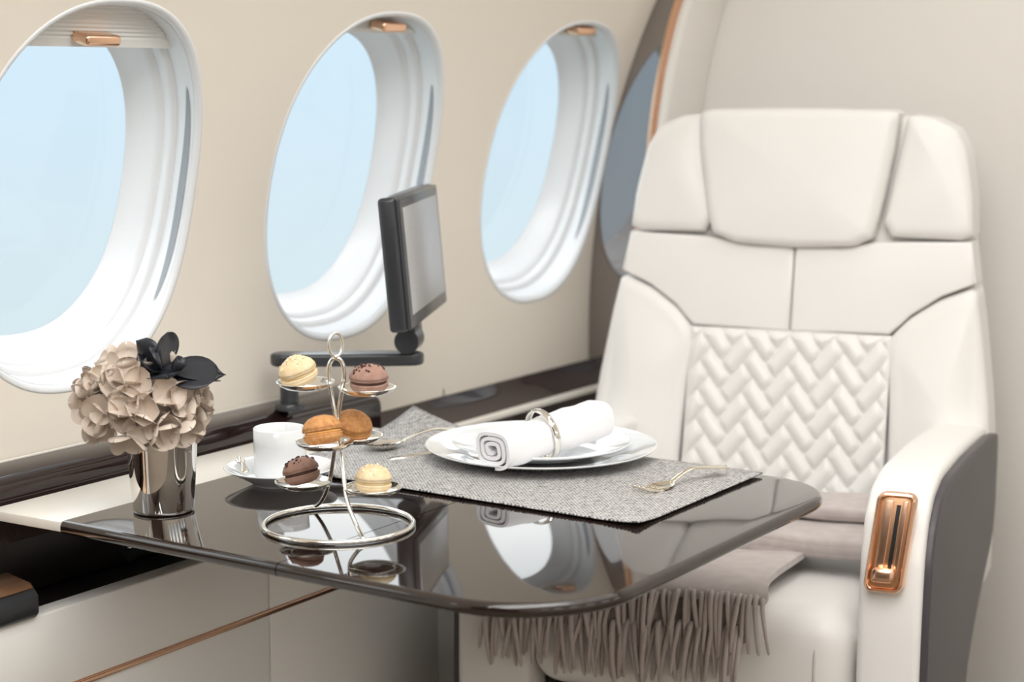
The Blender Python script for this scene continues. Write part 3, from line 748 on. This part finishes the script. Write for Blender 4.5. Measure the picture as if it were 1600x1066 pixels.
# ------------------------------------------------------------------ seat
seat = thing('lounge_seat', 'white leather cabin seat with quilted back and copper armrest handle', 'seat', (-1.033, 2.2424, 0), R(12.5))
TT = math.tan(R(12))
def bv(z): return TT * (z - .5)
UC = -.008
def puff(name, outline, H, r, thick, m, parent, it=2, dome=.0, lift=0, ring=9, centre=None):
    P = chaikin(outline, it); n = len(P); c = Vector(centre) if centre else sum(P, Vector((0, 0))) / n
    V, F = [], []
    rows = [(1.0, -thick), (1.0, -r * .9)]
    Rm = min((p - c).length for p in P)
    ss = [0, .06, .16, .3, .45, .62, .8, 1.0]
    for s in ss: 
        d = s * r; rows.append((d, (math.sqrt(max(1 - (1 - s) ** 2, 0)) - 1) * min(r, H) if 0 else -H + H * math.sqrt(max(1 - (1 - s) ** 2, 0))))
    rings = []
    for q, h in rows[:2]: rings.append([(p, h) for p in P])
    for d, h in rows[2:]:
        rings.append([(p + (c - p).normalized() * min(d, (c - p).length * .8), h) for p in P])
    base = rings[-1]
    for k in range(1, ring):
        t = k / ring; rings.append([(p + (c - p) * t, h + dome * (1 - (1 - t) ** 2)) for p, h in base])
    for rg in rings:
        for p, h in rg: V.append((p.x, bv(p.y) - h - lift, p.y))
    K = len(rings)
    for k in range(K - 1):
        for i in range(n): F.append((k * n + i, k * n + (i + 1) % n, (k + 1) * n + (i + 1) % n, (k + 1) * n + i))
    ci = len(V); V.append((c.x, bv(c.y) - base[0][1] - dome - lift, c.y))
    for i in range(n): F.append(((K - 1) * n + i, (K - 1) * n + (i + 1) % n, ci))
    F.append(tuple(range(n))[::-1])
    bm = bmesh.new(); vv = [bm.verts.new(v) for v in V]
    for f in F:
        try: bm.faces.new([vv[i] for i in f])
        except ValueError: pass
    return bobj(name, bm, m, parent, True, 60)
def dens(L, k=3):
    out = []
    for i in range(len(L)):
        a, b = Vector(L[i]), Vector(L[(i + 1) % len(L)])
        for j in range(k): out.append(a + (b - a) * j / k)
    return out
def mir(L, s): return [(UC + s * u, z) for u, z in L]
back = bpy.data.objects.new('backrest', None); COL.objects.link(back); back.parent = seat
# shell behind the pads
shell = mir([(-.262, .46), (-.262, .70), (-.247, .86), (-.232, .93), (-.222, 1.02), (-.195, 1.072), (-.12, 1.083), (.12, 1.083), (.195, 1.072), (.222, 1.02), (.232, .93), (.247, .86), (.262, .70), (.262, .46)], 1)
puff('back_shell', shell, .02, .03, .10, 'seat_leather_back', back, 2, 0, -.02)
for s in (-1, 1):
    puff('side_bolster', dens(mir([(-.150, .445), (-.147, .62), (-.1385, .778), (-.165, .806), (-.205, .833), (-.252, .851), (-.262, .80), (-.277, .70), (-.286, .60), (-.287, .445)], s), 2), .013, .022, .085, 'seat_leather', back, 1, .010, .008)
    puff('head_wing', dens(mir([(-.118, .915), (-.244, .913), (-.240, .97), (-.228, 1.035), (-.212, 1.064), (-.180, 1.079), (-.146, 1.083), (-.142, 1.06)], s), 2), .013, .020, .085, 'seat_leather', back, 1, .004, .008)
puff('head_pillow', dens(mir([(-.148, 1.089), (-.146, 1.04), (-.130, .95), (-.119, .914), (-.085, .901), (0, .8965), (.085, .901), (.110, .914), (.118, .95), (.132, 1.04), (.136, 1.089), (0, 1.092)], 1), 3), .018, .018, .07, 'seat_leather', back, 1, .005, .022, centre=(UC, .995))
for s in (-1, 1):
    puff('upper_panel', dens(mir([(0.0008, .898), (.06, .899), (.12, .908), (.243, .912), (.252, .857), (.208, .838), (.168, .811), (.1400, .783), (0.0008, .781)], s), 2), .004, .007, .07, 'seat_leather', back, 0, .002, .004, centre=(UC + s * .115, .852))
# quilted herringbone panel: one padded surface with sewn channels
def quilt(u0, u1, z0, z1):
    nu, nz = 200, 220; V, F = [], []; Wq = .0225; nb = 2; c45 = math.sqrt(.5)
    def h(u, z):
        zz = (z - z0) / 1.28; a = ((u - u0) + zz) * c45 / Wq + 40; b = (-(u - u0) + zz) * c45 / Wq + 40
        ix, iy = math.floor(a), math.floor(b); d = (ix - iy) % (2 * nb)
        if d < nb: along = d + a - ix; across = b - iy
        else: along = (2 * nb - 1 - d) + b - iy; across = a - ix
        e = min(along, nb - along)
        return .0080 * math.sin(PI * across) ** .6 * min(1, math.sqrt(max(e, 0) / .30))
    for i in range(nu + 1):
        for j in range(nz + 1):
            u = u0 + (u1 - u0) * i / nu; z = z0 + (z1 - z0) * j / nz
            ed = min(i, nu - i) / nu * (u1 - u0); ez = (nz - j) / nz * (z1 - z0); f = min(1, min(ed, ez) / .010)
            V.append((u, bv(z) - .001 - h(u, z) * f, z))
    for i in range(nu):
        for j in range(nz): a = i * (nz + 1) + j; F.append((a, a + nz + 1, a + nz + 2, a + 1))
    return obj('quilted_panel', V, F, 'seat_leather', back)
quilt(UC - .143, UC + .143, .47, .7815)
# cushion
cu = bmesh.new(); add_box(cu, (UC - .004, -.232, .470), (.392, .47, .125), .040, 6)
for v in cu.verts:
    k = max(0, 1 - (v.co.x / .2) ** 2); v.co.z += (.010 * k - .030 * (v.co.y + .40) / .40 * (v.co.y > -.40) if v.co.z > .5 else 0)
cuo = bobj('seat_cushion', cu, 'seat_leather', seat)
for uu in (-.150, .150):
    P = [(UC + uu, -.432, .5325), (UC + uu, -.452, .520), (UC + uu, -.464, .500), (UC + uu, -.4675, .47), (UC + uu, -.4665, .43)]
    V, F = tube(smooth_path(P, 5), .0016, 8); obj('seam', V, F, 'seam_thread', cuo)
rbox('seat_box', (UC - .004, -.20, .375), (.38, .42, .062), .004, 'black', seat)
rbox('leg_rest', (UC - .004, -.438, .275), (.385, .045, .215), .010, 'seat_leather', seat)
rbox('pedestal', (UC, -.18, .19), (.34, .40, .31), .02, 'charcoal_panel', seat)
rbox('floor_plate', (UC, -.18, .018), (.44, .46, .036), .006, 'black', seat)
# armrests
AP = [(-.458, .30), (-.464, .42), (-.463, .53), (-.455, .605), (-.437, .650), (-.405, .6765), (-.35, .688), (-.20, .686), (-.04, .676), (.030, .670), (.036, .645), (.034, .56), (.020, .52), (-.10, .445), (-.16, .39), (-.17, .30)]
AP = [tuple(p) for p in chaikin(dens(AP, 2), 1)]
DP = [(-.452, .302), (-.4565, .42), (-.454, .53), (-.444, .600), (-.425, .640), (-.393, .665), (-.34, .677), (-.20, .676), (-.04, .668), (.028, .662), (.033, .64), (.030, .56), (.015, .522), (-.105, .448), (-.165, .39), (-.175, .302)]
DP = [tuple(p) for p in chaikin(dens(DP, 2), 1)]
for s in (-1, 1):
    arm = bpy.data.objects.new('armrest', None); COL.objects.link(arm); arm.parent = seat
    inner, outer = UC + s * .1955, UC + s * (.2660 if s > 0 else .290); dzl = 0 if s > 0 else -.022
    bm = extrude_poly(AP, lambda p, t: (t + s * .012 * max(0, (p[0] + .45) / .45), p[0], p[1] + dzl), inner, outer, .009, 4); bobj('arm_pad', bm, 'seat_leather', arm, True, 50)
    bm = extrude_poly(DP, lambda p, t: (t + s * .018 * max(0, (p[0] + .45) / .45), p[0], p[1] + dzl), outer - s * .004, outer + s * .0085, .003, 3); sp_ = bobj('side_panel', bm, 'charcoal_panel', arm, True, 40); sp_['label'] = 'charcoal outer side panel'
    # copper handle let into the front face
    if s > 0:
        uc, zc, v0 = UC + .2300, .6255, -.4620
        lean = R(-9)
        fr = Matrix.Rotation(lean, 3, 'X')
        def fp(u, d, z): q = fr @ Vector((0, d, z)); return Vector((uc + u + .10 * z, v0 + .004 + q.y, zc + q.z))
        def rrect(w, h, r, n=6):
            out = []
            for cx, cz, a0 in ((w - r, h - r, 0), (-w + r, h - r, PI / 2), (-w + r, -h + r, PI), (w - r, -h + r, 1.5 * PI)):
                for k in range(n + 1): a = a0 + PI / 2 * k / n; out.append((cx + r * math.cos(a), cz + r * math.sin(a)))
            return out
        rows = [(.0215, .0560, .010, .010), (.0215, .0560, .010, -.0065), (.0205, .0550, .0095, -.0085), (.0180, .0525, .008, -.0090), (.0165, .0510, .007, -.0075), (.0160, .0505, .0065, .004)]
        V, F = [], []; n = 28
        for w, h, r_, d in rows: V += [fp(x, d, z) for x, z in rrect(w, h, r_)]
        for k in range(len(rows) - 1):
            for i in range(n): F.append((k * n + i, k * n + (i + 1) % n, (k + 1) * n + (i + 1) % n, (k + 1) * n + i))
        hd = bpy.data.objects.new('recline_handle', None); COL.objects.link(hd); hd.parent = arm
        bm = bmesh.new(); vv = [bm.verts.new(v) for v in V]; [bm.faces.new([vv[i] for i in f]) for f in F]
        bz = bobj('handle_bezel', bm, 'copper', arm, True, 50)
        def fbox(nm, u, d, z, du, dd_, dz, m, bev, par):
            bm = bmesh.new(); c_ = fp(u, d, z); add_box(bm, c_, (du, dd_, dz), bev, 3, fr)
            for v in bm.verts: v.co.x += .10 * (v.co.z - c_.z)
            return bobj(nm, bm, m, par, True, 45)
        bpy.data.objects.remove(hd)
        fbox('recess_plate', 0, -.0030, 0, .033, .002, .1025, 'copper_dark', .0005, bz)
        fbox('slot', .0035, -.0043, .006, .0045, .0012, .072, 'black', .0003, bz)
        fbox('slide_rail', -.0075, -.0047, .004, .010, .003, .086, 'copper', .001, bz)
        fbox('slide_rail', .0105, -.0047, .004, .006, .003, .086, 'copper', .001, bz)
        lv = fbox('lever', -.001, -.0105, -.036, .0255, .015, .017, 'copper', .005, bz); lv['label'] = 'copper lever'

# ------------------------------------------------------------------ throw blanket on the seat (in seat coordinates)
tw = thing('throw_blanket', 'taupe wool throw with twisted fringe folded on the seat cushion', 'blanket', (-1.033, 2.2424, 0), R(12.5))
def ribbon(nm, path, u0, u1, th, m, sub=5, skew=0, wav=.004):
    P = smooth_path([(0, v, z) for v, z in path], sub); n = len(P); lp = []
    for s in (1, -1):
        for i in (range(n) if s > 0 else range(n - 1, -1, -1)):
            t = (P[min(i + 1, n - 1)] - P[max(i - 1, 0)]).normalized(); nn = Vector((0, -t.z, t.y)); lp.append(P[i] + nn * th * .5 * s)
    m_ = len(lp); V, F = [], []; M = 26
    for k in range(M + 1):
        f = k / M; u = u0 + (u1 - u0) * f
        for i, p in enumerate(lp):
            idx = i if i < n else 2 * n - 1 - i
            V.append((u + .004 * math.sin(idx * .35), p.y + skew * (f - .5) + wav * .5 * math.sin(f * 9 + idx * .11), p.z + wav * .25 * math.sin(f * 13 + idx * .07)))
    for k in range(M):
        for i in range(m_): F.append((k * m_ + i, k * m_ + (i + 1) % m_, (k + 1) * m_ + (i + 1) % m_, (k + 1) * m_ + i))
    for i in range(n - 1):
        a, b = i, m_ - 1 - i
        F.append((a, b, b - 1, a + 1)); o_ = M * m_; F.append((o_ + a + 1, o_ + b - 1, o_ + b, o_ + a))
    return obj(nm, V, F, m, tw, True, 60)
ribbon('draped_layer', [(-.4795, .497), (-.4775, .512), (-.468, .531), (-.448, .5452), (-.41, .5482), (-.30, .5425), (-.20, .5355), (-.12, .5300)], -.255, .065, .009, 'throw_wool')
ribbon('draped_layer', [(-.4790, .543), (-.473, .5520), (-.45, .5575), (-.40, .5578), (-.30, .5520), (-.20, .5450), (-.13, .5405)], -.24, .085, .008, 'throw_wool')
def pile(v0, v1, z, r, n):
    L = []; 
    for k in range(n):
        zz = z + 2 * r * k
        if k % 2 == 0: L += [(v1, zz), ((v0 + v1) / 2, zz), (v0 + r, zz), (v0 + r * .2, zz + r * .45), (v0 + r * .2, zz + r * 1.55)]
        else: L += [(v0 + r, zz), ((v0 + v1) / 2, zz), (v1 - r, zz), (v1 - r * .2, zz + r * .45), (v1 - r * .2, zz + r * 1.55)]
    zz = z + 2 * r * n; L += ([(v1 - r, zz)] if n % 2 == 0 else [(v0 + r, zz), ((v0 + v1) / 2, zz), (v1, zz)]); return L
ribbon('folded_layers', pile(-.280, -.13, .5545, .0085, 1), -.14, .168, .0105, 'throw_wool', 4, .0, .006)
ribbon('folded_layers', pile(-.205, -.120, .5835, .0052, 1), -.13, .164, .0085, 'throw_wool', 4, .0, .007)
# fringe strands: a few meshes shared by many strands
def strand_mesh(L, bend, seed):
    rnd = random.Random(seed); P = [(0, 0, .004), (0, -.006, .001), (bend * .2, -.0095, -L * .2), (bend * .6, -.0085 - .002 * rnd.random(), -L * .55), (bend, -.0055, -L)]
    V, F = tube(smooth_path(P, 4),   .0021, 7, rfn=lambda t: .0019 + .0011 * math.sin(PI * min(t * .6 + .3, 1)) - (.0008 if t > .95 else 0)); return V, F
SM = []
for k in range(8):
    V, F = strand_mesh(.060 + .004 * (k % 3), (-.009, -.006, -.004, .000, .002, .004, -.007, .001)[k], k); me = bpy.data.meshes.new('fringe_strand'); me.from_pydata([tuple(v) for v in V], [], F); me.update()
    me.materials.append(MATS['throw_fringe']); me.polygons.foreach_set('use_smooth', [True] * len(me.polygons)); SM.append(me)
def strands(u0, u1, n, v, z, ext=0, tilt=0):
    for i in range(n):
        t = (i + random.uniform(.2, .8)) / n; u = u0 + (u1 - u0) * t
        o = bpy.data.objects.new('fringe_strand', random.choice(SM)); COL.objects.link(o); o.parent = tw
        o.location = (u, v + random.uniform(-.003, .003), z + random.uniform(-.002, .002) + .004 * math.sin(t * 9) ); o.rotation_euler = (R(random.uniform(-4, 6)), R(random.uniform(-6, 9) + tilt), R(random.uniform(-12, 12))); s = random.uniform(.9, 1.12); o.scale = (s, s, s)
strands(-.252, .064, 50, -.4800, .508)
strands(-.250, .064, 24, -.4850, .510)
strands(-.235, .088, 50, -.4815, .5470)
